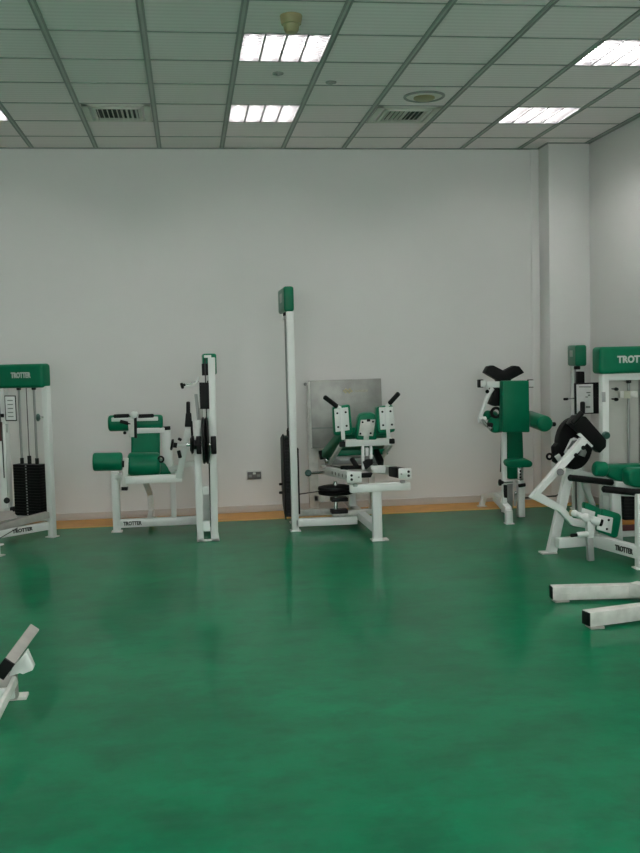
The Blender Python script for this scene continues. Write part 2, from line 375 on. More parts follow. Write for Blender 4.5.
# ------------------------------------------------------------------ shared machine pieces
def post(t, X, Y, z0, z1, w, d, name='post', m=None, ax=(1, 0), foot=True, lean=None):
    a = V((ax[0], ax[1], 0)); b = V((-ax[1], ax[0], 0))
    o = MB().obox((X, Y, (z0+z1)/2), a*w, b*d, (0, 0, z1-z0), .006).build(name, m or WHITE, t)
    if foot: MB().obox((X, Y, .005), a*(w+.03), b*(d+.035), (0, 0, .01), .002).build('foot_plate', m or WHITE, t)
    return o
def knob(t, a, b, r=.022, rod=.007, star=True):
    a, b = V(a), V(b); d = (b-a).normalized()
    k = MB().lathe(b-d*.03, b+d*.012, [(0, r*.5), (.35, r*.55), (.5, r), (.9, r), (1, r*.7)], 12 if star else 20).build('knob', BLACK, t)
    MB().cyl(a, b-d*.02, rod).build('pin', CHROME, k); return k
def stack(t, c, ax, w, d, z0, z1, n, rods=True, top=None, holes=True):
    a = V((ax[0], ax[1], 0)).normalized(); b = V((-a.y, a.x, 0)); c = V((c[0], c[1], 0)); h = (z1-z0)/n
    first = None
    for i in range(n):
        if first is None:
            first = MB().obox(c+V((0, 0, z0+h*.5)), a*w, b*d, (0, 0, h-.001), .0012).build('weight_plate', IRON, t)
            o = first
            ds = []
        else:
            o = first.copy(); C.objects.link(o); o.location = (0, 0, h*i)
        if holes:
            f = -b if (-b).y < 0 else b
            if i == 0:
                dot = MB().obox(c+f*(d/2+.001)+V((0, 0, z0+h*.5)), a*.014, b*.004, (0, 0, h*.45), .001).build('pin_hole', GREY, o); dm = dot
            else:
                dd = dm.copy(); C.objects.link(dd); dd.parent = o
    if rods:
        for s in (-1, 1):
            p = c+a*(s*w*.29)
            rr = MB().cyl(p+V((0, 0, z0+.01)), p+V((0, 0, top)), .011).build('guide_rod', ROD, t)
            MB().cyl(p+V((0, 0, z1)), p+V((0, 0, z1+.055)), .017).build('bushing', BLACK, rr)
            MB().cyl(p+V((0, 0, top-.03)), p+V((0, 0, top)), .02).build('rod_cap', BLACK, rr)
        cb = MB().cyl(c+V((0, 0, z1)), c+V((0, 0, top)), .004, n=8).build('cable', CABLE, t)
        MB().cyl(c+V((0, 0, z1)), c+V((0, 0, z1+.075)), .018).build('cable_anchor', BLACK, cb)

# ------------------------------------------------------------------ machine at the left edge
def left_machine():
    an = math.radians(30); a = V((math.cos(an), -math.sin(an), 0)); n = V((-math.sin(an), -math.cos(an), 0))  # n faces the room
    R = fl(52.5, 537); R.z = 0
    t = thing('cable_weight_machine', 'white weight tower with wide green top cover and black plate stack, at left photo edge', 'gym machine', R-a*.23)
    S = lambda s, q=0, z=0: R+a*s+n*q+V((0, 0, z))
    ax = (a.x, a.y)
    ztop = zat(26, 386, R.x, R.y)
    for s in (0, -.47):
        p = S(s); post(t, p.x, p.y, 0, ztop, .06, .055, ax=ax)
    zc0, zc1 = zat(45, 387.5, R.x, R.y), zat(45, 363.5, R.x, R.y)
    p = S(-.243, .0, (zc0+zc1)/2)
    cv = MB().obox(p, a*.515, n*.13, (0, 0, zc1-zc0), .03, 5).build('top_cover', GREEN, t)
    lettering('TROTTER', S(-.215, .066, (zc0+zc1)/2+.008), a, (0, 0, 1), .215, .052, LETTER, cv)
    c = S(-.215); z1 = zat(30, 464, c.x, c.y)
    stack(t, c, ax, .285, .11, .19, z1, 18, top=zc0+.01)
    MB().obox(S(-.235, 0, .165), a*.42, n*.05, (0, 0, .04), .004).build('crossbar', WHITE, t)
    # base rails running out to the front left
    A, B = fl(47, 525.5, .13), fl(0, 533.5, .13); d = (B-A).normalized()
    A2 = R+V((0, 0, .11))+d*.05; 
    rl = MB().beam(A2, A2+d*1.35, .06, .07).build('rail', WHITE, t)
    side = d.cross(V((0, 0, 1))).normalized(); side = side if side.y < 0 else -side
    e = A2+d*(.27); lettering('TROTTER', e+side*.0315+V((0, 0, .004)), -d, (0, 0, 1), .20, .034, DARKLET, rl)
    A3 = R+V((0, 0, .205))+d*.04
    MB().beam(A3, A3+d*1.3-V((0, 0, .10)), .06, .06).build('rail', BEIGE, t)
    MB().tube([e+side*.034+d*.05+V((0, 0, .03)), e+side*.036+d*.25-V((0, 0, .04)), e+side*.036+d*.7-V((0, 0, .035))], .004, 8).build('cable', CABLE, t)
    f = fl(0, 556); f.z = 0
    MB().obox(f+V((-.02, 0, .045)), a*.03, n*.05, (0, 0, .09), .004).build('leg', WHITE, t)
    MB().obox(f+V((-.02, 0, .005)), a*.09, n*.09, (0, 0, .01), .002).build('foot_plate', WHITE2, t)
    MB().obox(f+V((-.02, 0, .092)), a*.08, n*.08, (0, 0, .012), .003).build('foot_bracket', WHITE, t)
    # instruction card on the left post, upper clip and range knob
    Yc = 9.2
    q = [pt(4.2, 395.5, Yc), pt(15.5, 395.5, Yc), pt(16.7, 421, Yc), pt(5.5, 421, Yc)]
    cd = MB().prism(q, (0, .02, 0), .002).build('instruction_card', BLACK, t)
    q = [pt(5.0, 396.5, Yc-.004), pt(14.7, 396.5, Yc-.004), pt(15.9, 420, Yc-.004), pt(6.3, 420, Yc-.004)]
    MB().prism(q, (0, .004, 0), .0005).build('card_face', PAPER, cd)
    for i in range(5):
        y = 400+i*4; x = 7.2+i*.2
        MB().prism([pt(x, y, Yc-.006), pt(x+5.5, y, Yc-.006), pt(x+5.6, y+1, Yc-.006), pt(x+.1, y+1, Yc-.006)], (0, .002, 0), 0).build('print_line', INK, cd)
    MB().prism([pt(5.2, 424, Yc-.03), pt(7.3, 424, Yc-.03), pt(7.6, 432.5, Yc-.03), pt(5.5, 432.5, Yc-.03)], (0, .02, 0), .001).build('grey_tag', GREY, t)
    k0, k1 = pt(43.5, 417, 9.05), pt(38, 417.5, 9.05)
    MB().lathe(k1-V((.02, 0, 0)), k1+V((.02, 0, 0)), [(0, .012), (.3, .034), (.7, .034), (1, .016)], 10).build('range_knob', GREENP, t)
    MB().cyl(k1, k0, .008).build('knob_shaft', CHROME, t)
    # lever arm with its grip and pulley beside the left post
    Yl = 8.75
    ar = MB().beam(pt(2.6, 425, Yl), pt(5, 508, Yl), .05, .045, (0, 1, 0)).build('lever_arm', WHITE, t)
    MB().tube([pt(-3, 380, Yl-.05), pt(2.2, 438, Yl-.05), pt(4.2, 478, Yl-.05)], .005, 8).build('cable', CABLE, t)
    MB().cyl(pt(-6, 415.5, Yl), pt(4, 415.5, Yl), .016).build('peg', BLACK, t)
    MB().cyl(pt(-.8, 422, Yl-.02), pt(-.3, 441, Yl-.02), .026).build('grip', RED, t)
    MB().cyl(pt(6.8, 500.5, Yl-.03), pt(6.8, 500.5, Yl+.01), .026).build('pulley', BLACK, t)
    MB().prism([pt(9.7, 507.5, 9.0), pt(14, 507, 9.0), pt(14.2, 512, 9.0), pt(9.9, 512.6, 9.0)], (0, .05, 0), .004).build('bolt_cap', BLACK, t)
    MB().prism([pt(-14, 514, 8.7), pt(12, 512, 8.9), pt(17, 518, 8.85), pt(-14, 524, 8.6)], (0, .03, .01), .003).build('deck_plate', BEIGE, t)
left_machine()

# ------------------------------------------------------------------ seated leg machine
def leg_machine():
    Yt = 8.565
    t = thing('leg_curl_machine', 'leg machine with green roller pads and a narrow white upright tower on its right', 'gym machine', (-.25, 9.0, 0))
    L, R = fl(200.5, 541), fl(214.8, 540.5); xl, xr = L.x, R.x
    zl = zat(200, 428, xl, Yt); zr = zat(208, 357.5, xr, Yt)
    post(t, xl, Yt, 0, zl, .058, .05, foot=False); MB().beam((xr, Yt, 0), (xr+.022, Yt, zr), .06, .05, (0, 1, 0)).build('post', WHITE, t)
    post(t, xr+.01, 9.13, 0, zr, .06, .05, foot=False)
    zz = lambda y: zat(207, y, (xl+xr)/2, Yt)
    for y0, y1 in ((494, 486), (531, 520.5)):
        MB().box(xl+.029, xr-.036, Yt-.02, Yt+.02, zz(y0), zz(y1), .004).build('cross_plate', WHITE, t)
    MB().box(xl-.03, xr+.036, Yt-.045, Yt-.005, 0, .014, .003).box(xl-.03, xl+.03, Yt-.045, Yt+.1, 0, .014, .003).box(xr-.03, xr+.04, Yt-.045, Yt+.62, 0, .014, .003).build('base_plate', WHITE, t)
    # top cover (rounded green shell, long side running back)
    zc0, zc1 = zat(208, 375, xr, Yt), zat(208, 353.6, xr, Yt)
    xa = pt(202.6, 360, Yt).x; xb = pt(216.6, 360, Yt).x
    MB().box(xa, xb, Yt+.03, Yt+.60, zc0, zc1, .018, 4).build('top_cover', GREEN, t)
    MB().box(xa+.012, xr+.02, Yt-.02, Yt+.03, zc1-.035, zc1-.012, .004).build('crossbar', WHITE, t)
    xg = pt(205.2, 372, Yt).x
    MB().box(xg-.028, xg+.026, Yt, Yt+.028, zat(0, 375.5, xg, Yt), zat(0, 363.5, xg, Yt), .004).build('pulley_block', BLACK, t)
    MB().cyl((xg, Yt+.0, zat(0, 420, xg, Yt)), (xg, Yt+.0, zc1-.03), .005, n=8).build('cable', CABLE, t)
    # weight plates seen end on behind the black guard
    stack(t, (xr+.005, 8.86), (0, 1), .30, .06, .10, .62, 14, top=1.36, holes=False)
    q = [pt(199.2, 382.5, Yt-.03), pt(208.8, 382.5, Yt-.03), pt(209.4, 409, Yt-.03), pt(200.2, 409, Yt-.03)]
    MB().prism(q, (0, .03, 0), .004).build('card_holder', BLACK, t)
    MB().beam(pt(195.8, 394, 8.7), pt(198.8, 421, 8.7), .028, .03, (0, 1, 0)).build('clip_bar', GREY, t)
    MB().beam(pt(201, 408, 8.6), pt(201.7, 420, 8.6), .03, .03, (0, 1, 0)).build('bracket', BEIGE, t)
    MB().beam(pt(198, 420, 8.6), pt(198.8, 440, 8.6), .05, .05, (0, 1, 0)).build('bracket', WHITE, t)
    kn = knob(t, pt(199, 381, 8.62), pt(182, 385.8, 8.62), .026)
    MB().tube([pt(184, 386, 8.62), pt(192, 386.5, 8.62), pt(196.5, 384, 8.62), pt(199, 377, 8.62)], .011).build('pin_arm', WHITE, kn)
    # cam pulley edge-on with bearing blocks
    ca = pt(205.4, 440.5, Yt-.06)
    MB().lathe(ca-V((.030, 0, 0)), ca+V((.030, 0, 0)), [(0, .16), (.1, .195), (.35, .20), (.5, .18), (.65, .20), (.9, .195), (1, .16)], 40).build('cam_pulley', IRON, t)
    for px, w in ((198.8, .044), (213.6, .046)):
        c = pt(px, 445, Yt-.06); MB().obox(c, (w, 0, 0), (0, .07, 0), (0, 0, .15), .008).build('bearing_block', IRON, t)
    MB().cyl(pt(186, 444.5, Yt-.06), pt(216, 445, Yt-.06), .016).build('axle', CHROME, t)
    MB().lathe(pt(190, 444.5, Yt-.06), pt(197, 444.6, Yt-.06), [(0, .05), (.3, .085), (.55, .07), (.6, .04), (1, .04)], 24).build('hub', IRON, t)
    # base rail, legs
    Yr = 9.22; zb0, zb1 = zat(0, 525.5, -.3, Yr), zat(0, 517.3, -.3, Yr)
    rail = MB().box(-.66, xl+.01, Yr-.035, Yr+.035, zb0, zb1, .006).build('rail', WHITE, t)
    lettering('TROTTER', V((pt(132.5, 521, Yr-.036).x, Yr-.036, (zb0+zb1)/2)), (1, 0, 0), (0, 0, 1), .165, .036, DARKLET, rail)
    lf = fl(117.5, 530.5); lf.y = Yr; ztop = zat(0, 471, -.66, Yr)
    post(t, pt(117, 525, Yr).x, Yr, 0, ztop, .068, .06, 'leg')
    xm = pt(173.5, 505, Yr).x; post(t, xm, Yr, zb1, zat(0, 474, xm, Yr), .05, .05, 'leg', foot=False)
    f = fl(152, 518.5); top = pt(146.5, 484, 9.45)
    MB().beam((f.x, f.y, 0), pt(150, 492, 9.75), .055, .05, (0, 1, 0)).beam(pt(150, 493, 9.75), pt(145, 480, 9.4), .055, .05, (0, 1, 0)).build('leg', WHITE, t)
    MB().box(f.x-.05, f.x+.05, f.y-.05, f.y+.05, 0.004, .012, .002).build('foot_plate', WHITE, t)
    MB().box(f.x-.025, f.x+.025, Yr, f.y, .06, .1, .004).build('rail', WHITE, t)
    MB().box(xl-.02, xr, Yr-.03, Yr+.03, zb0+.02, zb0+.3, .004).build('tower_gusset', WHITE, t)
    # seat frame, seat, backrest
    za = zat(0, 473, -.4, 9.2)
    MB().box(pt(115, 475, Yr).x, pt(184, 475, Yr).x, Yr-.06, Yr+.06, za-.045, za+.0, .006).build('seat_frame', WHITE, t)
    sp = [pt(129, 474.5, 9.05), pt(172, 474.5, 9.05), pt(165, 463, 9.05), pt(130, 463, 9.05)]
    MB().prism(sp, (0, .42, .0), .02, 3).build('seat', GREEN, t)
    MB().roller(pt(127.8, 464, 8.98), pt(160.5, 464, 8.98), .104, rnd=.035).build('thigh_roller', GREEN, t)
    bk = MB().prism([pt(131, 460, 9.42), pt(160, 460, 9.42), pt(160, 431, 9.52), pt(131, 432, 9.52)], (0, .10, .03), .025, 4).build('backrest', GREEN, t)
    # tilted side post
    MB().beam(pt(165.2, 427.5, 9.1), pt(169.5, 473, 9.1), .085, .07, (0, 1, 0)).build('side_post', WHITE, t)
    MB().beam(pt(165.0, 426.5, 9.1), pt(165.3, 430, 9.1), .095, .08, (0, 1, 0)).build('post_cap', BLACK, t)
    MB().beam(pt(166, 470, 9.1), pt(200, 461.5, 8.95), .04, .045, (0, 1, 0)).build('side_rail', WHITE, t)
    MB().torus(pt(160.8, 459.3, 8.9), (0, 1, 0), .024, .008).build('pull_ring', BLACK, t)
    # thigh hold-down: two padded rollers on a bar with black hand grips
    Yh = 9.0
    for a, b in ((108.2, 131), (134, 163)):
        MB().roller(pt(a, 423.4, Yh), pt(b, 422.6, Yh), .071, rnd=.025).build('hold_down_pad', GREEN, t)
    MB().beam(pt(111.5, 419.6, Yh-.09), pt(158, 418.6, Yh-.09), .03, .035).build('pad_bar', WHITE, t)
    for a, b in ((113.5, 129.5), (138, 154)):
        MB().cyl(pt(a, 416.3, Yh-.10), pt(b, 415.6, Yh-.10), .017, rnd=.008).build('hand_grip', BLACK, t)
    MB().ball(pt(134.5, 415, Yh-.12), .036).build('clamp_head', WHITE, t)
    MB().beam(pt(131, 420, Yh-.11), pt(132, 437, Yh-.11), .05, .05, (0, 1, 0)).build('clamp', WHITE2, t)
    MB().beam(pt(135.4, 417, Yh-.13), pt(135.8, 438, Yh-.13), .024, .03, (0, 1, 0)).build('clamp_slot', BLACK, t)
    MB().cyl(pt(120, 421.3, Yh-.12), pt(131, 424, Yh-.12), .016).build('clamp_lever', BLACK, t)
    MB().ball(pt(124.8, 432.8, Yh-.1), .015).build('clamp_lock', BLACK, t)
    MB().beam(pt(136, 430.8, Yh-.11), pt(164, 430.0, Yh-.02), .05, .045).build('hold_down_arm', WHITE, t)
    # lever arm in front with the ankle roller
    Yv = 8.82
    la = [pt(125.5, 480.3, Yv), pt(178.5, 477.8, Yv), pt(188.2, 430, Yv-.1)]
    MB().beam(la[0], la[1]+(la[1]-la[0]).normalized()*.03, .06, .068).beam(la[1], la[2], .055, .06, (0, 1, 0)).build('lever_arm', WHITE, t)
    MB().beam(pt(125.6, 458, Yv), pt(124.6, 488, Yv), .05, .05, (0, 1, 0)).build('lever_bracket', WHITE2, t)
    MB().beam(pt(124.7, 486.5, Yv), pt(124.6, 490.2, Yv), .055, .055, (0, 1, 0)).build('bracket_cap', BLACK, t)
    MB().roller(pt(93, 462, Yv), pt(122.5, 461.4, Yv), .079, rnd=.02).build('ankle_roller', GREEN, t)
    MB().lathe(pt(122.3, 464, Yv-.02), pt(124.2, 464, Yv-.02), [(0, .03), (1, .03)], 16).build('roller_collar', BLACK, t)
    MB().cyl(pt(122, 461.4, Yv), pt(128, 461.3, Yv), .018).build('roller_shaft', CHROME, t)
    # grips and adjusters near the pivot
    MB().cyl(pt(188.2, 401.5, 8.68), pt(188.2, 414, 8.68), .017, rnd=.008).build('hand_grip', BLACK, t)
    MB().prism([pt(185.8, 413, 8.66), pt(191.3, 413, 8.66), pt(192.2, 427, 8.66), pt(184.6, 427, 8.66)], (0, .06, 0), .008).build('grip_housing', BLACK, t)
    MB().beam(pt(191.3, 421, 8.7), pt(192.6, 443, 8.7), .02, .03, (0, 1, 0)).build('grip_link', BLACK, t)
    a = pt(184, 446, 8.7)
    MB().lathe(pt(170.8, 444.5, 8.7), pt(177, 445.5, 8.7), [(0, .045), (.35, .05), (.45, .022), (1, .022)], 8).build('star_knob', BLACK, t)
    MB().cyl(pt(176, 445.3, 8.7), pt(186, 446, 8.7), .013).build('knob_shaft', WHITE, t)
    MB().cyl(pt(178, 438.5, 8.68), pt(181.5, 440.2, 8.68), .013).build('lock_pin', BLACK, t)
    MB().cyl(pt(178.6, 450.5, 8.68), pt(180.3, 458, 8.68), .016).build('lock_pin', BLACK, t)
leg_machine()

# ------------------------------------------------------------------ lying leg press in the middle
def leg_press():
    t = thing('leg_press_machine', 'leg press with the tallest thin tower, green shoulder pads and a grey steel foot plate', 'gym machine', (1.2, 8.9, 0))
    Yt = 8.83; xp = pt(295.3, 528, Yt).x
    zt = zat(0, 311.5, xp, Yt)
    post(t, xp, Yt, 0, zt, .062, .06); post(t, xp+.032, 9.27, 0, zt, .045, .06)
    MB().box(xp-.025, xp+.025, Yt+.03, 9.24, zt-.06, zt, .005).build('crossbar', WHITE, t)
    zc0, zc1 = zat(0, 311.5, xp, Yt-.02), zat(0, 286.2, xp, Yt-.02)
    xa = pt(283.6, 300, Yt-.02).x; xc = pt(293.9, 300, Yt-.02).x
    cv = MB().box(xa, xc, Yt-.03, Yt+.52, zc0, zc1, .022, 4).build('top_cover', GREEN, t)
    MB().box(xa-.002, xa+.002, Yt+.15, Yt+.33, (zc0+zc1)/2-.02, (zc0+zc1)/2+.06, .0005).build('small_mark', LOGO, cv)
    # stack seen end on, left of the post
    xs = xp-.018
    stack(t, (xs, 8.985), (0, 1), .21, .10, .12, zat(0, 436, xs, 9.0), 24, top=zc0, holes=False)
    z0, z1 = zat(0, 518, xs-.07, 9.0), zat(0, 439, xs-.07, 9.0)
    MB().prism([(xs-.053, 8.87, z0), (xs-.053, 8.87, z1+.02), (xs-.053, 8.95, z1+.05), (xs-.053, 9.17, z1), (xs-.053, 9.17, z0+.26), (xs-.053, 9.10, z0+.1)], (-.012, 0, 0), .004).build('stack_guard', BLACK, t)
    for y in (484, 492.5):
        c = pt(284.5, y, 9.05); MB().cyl(c, c+V((-.05, 0, 0)), .012).build('guard_peg', BLACK, t)
    MB().box(xp+.033, xp+.052, Yt+.03, Yt+.35, zat(0, 515, xp, Yt), zat(0, 449, xp, Yt), .004).build('stack_guard', BLACK, t)
    # base
    zb0, zb1 = zat(0, 525, 1.2, Yt), zat(0, 517.2, 1.2, Yt)
    MB().box(xp, 1.46, Yt-.03, Yt+.03, zb0, zb1, .005).build('rail', WHITE, t)
    MB().box(xp, 1.40, 9.25, 9.31, .06, .12, .005).build('rail', WHITE2, t)
    Yl = 8.2; xl = pt(377.2, 530, Yl).x
    ztop = zat(0, 491, xl, Yl)
    MB().beam((xl, Yl, .10), (xl-.02, 9.4, .10), .075, .07).build('rail', WHITE, t)
    post(t, xl, Yl, 0, ztop, .078, .07, 'leg')
    MB().box(xl-.05, xl+.09, Yl-.05, Yl+.05, 0, .012, .003).build('foot_plate', WHITE2, t)
    post(t, xl-.03, 9.3, 0, .45, .06, .06, 'leg')
    b0, b1 = pt(350, 488.8, Yl-.02), pt(409.5, 485.6, Yl-.02)
    MB().beam(b0, b1, .08, .066, bev=.006).build('front_beam', WHITE, t)
    # sloping carriage rails with end plates
    ends = []
    for px, py, w, far, nm in ((354, 477.2, .125, (325.5, 470), 'left'), (405, 473.6, .11, (363, 466), 'right')):
        c = pt(px, py, Yl-.06); f = pt(far[0], far[1], 9.45)
        rl = MB().beam(c+V((0, .04, 0)), f, .06, .075).build('carriage_rail', WHITE, t)
        pl = MB().obox(c, (w, 0, 0), (0, .02, 0), (0, 0, .09), .008).build('end_plate', WHITE, rl)
        for dz in (-.017, .017):
            q = c+V((-w*.18 if nm == 'left' else w*.25, -.012, dz)); MB().cyl(q, q+V((0, -.006, 0)), .011, rnd=.002).build('bolt', BLACK, pl)
        q = c+V((w*.3 if nm == 'left' else -w*.3, -.012, 0)); MB().cyl(q, q+V((0, -.006, 0)), .008, rnd=.002).build('bolt', GREY, pl)
        if nm == 'left':
            d = f-c
            for k in range(5):
                q = c+d*(.12+.12*k)+V((.033, 0, -.0)) ; q2 = c+d*(.12+.12*k)+V((-.034, -.004, 0))
                MB().cyl(q, q+V((.004, 0, 0)), .016, rnd=.001).cyl(q2, q2+V((-.002, 0, 0)), .016, rnd=.001).build('adjust_hole', BLACK, rl)
                
        else:
            MB().beam(c+V((-.02, .05, .0)), c+(f-c)*.27+V((0, 0, 0)), .07, .085).build('rubber_sleeve', BLACK, rl)
        fo = c+V((.01 if nm == 'left' else -.02, .01, -.055)); MB().cyl(fo, fo+V((0, 0, -.025)), .022).build('rubber_stop', GREY, rl)
    for dx in (0, .1):
        q = fl(353+dx*30, 500, .47); 
    # carriage: crossbar, back pad descending away, shoulder pads, head rest
    Yc = 8.55
    MB().beam(pt(345, 443, Yc), pt(392, 441.3, Yc), .06, .062).build('carriage_crossbar', WHITE, t)
    for px, py in ((342.2, 444.3), (391.5, 441)):
        c = pt(px, py, Yc-.01); MB().obox(c, (.05, 0, 0), (0, .06, 0), (0, 0, .045), .008).build('bar_cap', BLACK, t)
    MB().beam(pt(340.5, 446, Yc), pt(330, 463, 9.2), .032, .035).build('carriage_tube', WHITE2, t)
    MB().beam(pt(391.5, 444, Yc), pt(378, 462, 9.2), .032, .035).build('carriage_tube', WHITE2, t)
    MB().prism([pt(341, 436, 8.66), pt(391, 434.5, 8.66), pt(381, 455, 9.3), pt(321, 459, 9.3)], V((0, .03, .075)), .02, 4).build('back_pad', GREEN, t)
    MB().beam(pt(330, 459, 9.28), pt(384, 456.5, 9.28), .05, .06).build('pad_support', WHITE2, t)
    MB().beam(pt(338, 453, 8.9), pt(388, 451.5, 8.9), .03, .05).build('lower_pad', GREEN, t)
    for px in (362.7, 370.8):
        MB().beam(pt(px, 446, Yc-.02), pt(px+.4, 470, Yc-.06), .022, .04, (0, 1, 0)).build('seat_stem', WHITE, t)
    MB().beam(pt(366.8, 447.5, Yc), pt(367, 456, Yc), .03, .03, (0, 1, 0)).build('stem_block', WHITE, t)
    # head rest
    Yh = 8.5
    hp = [pt(356, 440, Yh), pt(357.5, 420, Yh), pt(359.5, 415.5, Yh), pt(364, 413.6, Yh), pt(372, 413.2, Yh), pt(376, 415, Yh), pt(377.3, 419, Yh), pt(377, 440, Yh)]
    MB().prism(hp, V((0, .085, .01)), .015, 4).build('head_rest', GREEN, t)
    hh = [pt(358.6, 435.5, Yh-.012), pt(361, 420, Yh-.012), pt(375.8, 419.5, Yh-.012), pt(373, 436, Yh-.012), pt(369, 436, Yh-.012), pt(369, 440, Yh-.012), pt(363.6, 440, Yh-.012), pt(364, 436, Yh-.012)]
    hpl = MB().prism(hh, V((0, .012, 0)), .002).build('head_rest_plate', WHITE2, t)
    for px, py in ((362.6, 422.2), (373, 421.6), (360.4, 433.6), (370.6, 433.2)):
        q = pt(px, py, Yh-.012); MB().cyl(q, q+V((0, -.006, 0)), .009, rnd=.002).build('bolt', BLACK, hpl)
    q = pt(368.6, 420.3, Yh-.014); MB().obox(q, (.03, 0, 0), (0, .01, 0), (0, 0, .022), .003).build('notch', BLACK, hpl)
    # shoulder pads with white backing plates and angled black handles
    for k, (x0, dx) in enumerate(((333.5, 0), (379.7, 1))):
        Ys = 8.42
        P = lambda x, y, d=0.: pt(x0+x, y, Ys+d)
        if k == 0:
            plate = [P(.6, 409), P(14.6, 407.2), P(16.2, 430), P(2.2, 432)]; pad = [P(-.4, 407), P(17, 404.6), P(19.6, 432), P(18.6, 434.5), P(2.2, 436), P(.8, 433)]
            h0, h1, st = (337.5, 406.8), (324, 396.6), (336.5, 405.8)
        else:
            plate = [P(-.6, 407.5), P(13.2, 406.6), P(15.4, 428.8), P(.9, 429.8)]; pad = [P(-3, 407), P(14, 405), P(16.2, 430.5), P(14.5, 432.5), P(-.6, 434.2), P(-2.4, 430)]
            h0, h1, st = (389, 404), (399.2, 392.8), (390.5, 402.3)
        MB().prism([p+V((0, .012, 0)) for p in pad], V((0, .10, 0)), .02, 4).build('shoulder_pad', GREEN, t)
        pl = MB().prism(plate, V((0, .012, 0)), .003).build('backing_plate', WHITE, t)
        cc = [(plate[0]*.8+plate[2]*.2), (plate[1]*.8+plate[3]*.2), (plate[2]*.8+plate[0]*.2), (plate[3]*.8+plate[1]*.2)]
        for q in cc: MB().cyl(q+V((0, .001, 0)), q+V((0, -.007, 0)), .009, rnd=.002).build('bolt', BLACK, pl)
        a_ = (plate[0]+plate[1])/2; b_ = (plate[2]+plate[3])/2
        MB().beam(a_+V((0, -.004, 0)), b_+(b_-a_)*.38+V((0, -.004, 0)), .032, .016, (0, 1, 0), .004).build('plate_rib', WHITE, pl)
        MB().cyl(pt(*h0, Ys), pt(*st, Ys), .016).cyl(a_, pt(*h0, Ys), .014).build('handle_stub', WHITE, t)
        MB().cyl(pt(*h0, Ys-.0), pt(*h1, Ys-.03), .02, rnd=.008).build('hand_grip', BLACK, t)
    # mechanism under the carriage
    MB().lathe(pt(335.5, 490, 8.9)-V((0, 0, .04)), pt(335.5, 490, 8.9)+V((0, 0, .04)), [(0, .12), (.1, .155), (.35, .16), (.5, .14), (.65, .16), (.9, .155), (1, .12)], 40).build('cam_pulley', IRON, t)
    q = pt(335.5, 490, 8.9)
    MB().cyl(q-V((0, 0, .28)), q+V((0, 0, .08)), .018).build('cam_axle', CHROME, t)
    for y, w in ((499, .15), (511, .15)):
        c = pt(339, y, 8.9); MB().obox(c, (w, 0, 0), (0, .12, 0), (0, 0, .034), .006).build('bearing_block', IRON, t)
    MB().beam(pt(332, 514, 8.9), pt(372, 511, 8.9), .05, .05).build('axle_support', WHITE2, t)
    MB().cyl(pt(299, 494.2, 8.9), pt(320, 491.2, 8.9), .005, n=8).build('cable', CABLE, t)
    MB().prism([pt(359.5, 474, 8.4), pt(373, 473, 8.4), pt(371, 477.5, 8.4), pt(361, 478, 8.4)], (0, .07, 0), .005).build('stop_block', BLACK, t)
    MB().prism([pt(363, 462, 8.45), pt(373, 459, 8.45), pt(373, 464, 8.45), pt(366, 470, 8.45)], (0, .09, 0), .006).build('latch', BLACK, t)
    MB().cyl(pt(352, 459, 8.7), pt(357, 467, 8.6), .022).build('latch_lever', BLACK, t)
    MB().beam(pt(372, 469, 8.5), pt(385, 469.3, 8.5), .05, .065).build('side_block', WHITE, t)
    MB().beam(pt(376, 452, 8.9), pt(381, 463, 8.7), .05, .06).build('spring_box', BLACK, t)
    MB().beam(pt(325, 461.5, 9.3), pt(383, 460, 9.2), .06, .06).build('rear_crossbar', GREY, t)
    for px in (327, 331.5): MB().ball(pt(px, 460.5, 9.24), .026).build('bolt_cap', CHROME, t)
    MB().cyl(pt(321.5, 450.5, 9.3), pt(323, 459, 9.3), .03).build('rubber_stop', BLACK, t)
    MB().cyl(pt(346, 470, 8.9), pt(322, 466, 9.4), .02).build('slide_rod', CHROME, t)
    MB().beam(pt(341, 467.5, 8.7), pt(366, 467, 8.6), .05, .03).build('pad_support', BLACK, t)
    # grey tread foot plate standing at the far end on its own upright
    Yp = 9.72
    q = [pt(308.2, 380.8, Yp), pt(381, 378.4, Yp), pt(383.6, 444.5, Yp), pt(311.2, 448.6, Yp)]
    fp = MB().prism(q, (0, .02, 0), .004).build('foot_press_plate', PLATE, t)
    MB().beam(pt(310, 428.5, Yp-.002), pt(335, 427.6, Yp-.002), .004, .016, (0, 0, 1), .001).build('plate_seam', INK, fp)
    MB().beam(pt(308.8, 381.5, Yp-.002), pt(311.4, 448, Yp-.002), .006, .02, (1, 0, 0), .001).build('plate_edge', WHITE2, fp)
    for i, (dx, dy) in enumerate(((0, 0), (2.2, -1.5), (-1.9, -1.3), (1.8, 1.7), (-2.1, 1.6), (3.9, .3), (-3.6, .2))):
        c = pt(347.6+dx, 390.8+dy, Yp-.001); MB().cyl(c, c+V((0, -.0015, 0)), .011 if i else .013, n=8, rnd=.0005).build('small_mark', GOLD, fp)  # cluster of small dull gold dots
    MB().beam(pt(355, 391.2, Yp-.001), pt(368, 390.6, Yp-.001), .002, .022, (0, 0, 1), 0).build('pale_strip', mat('pale_strip', (.43, .41, .34), .5, .3, noise=.2, nscale=50), fp)  # pale yellowish strip to the right of the dots
    c = pt(305.3, 384.2, D-.01); MB().ball(c, .017).build('plate_bolt', GREY, t)
    xu = pt(314, 500, 9.78).x
    MB().box(xu-.045, xu+.045, 9.76, 9.83, .01, zat(0, 385, xu, 9.78), .005).build('plate_upright', WHITE2, t)
    MB().box(xu-.08, xu+.08, 9.72, 9.87, .004, .014, .002).build('foot_plate', WHITE2, t)
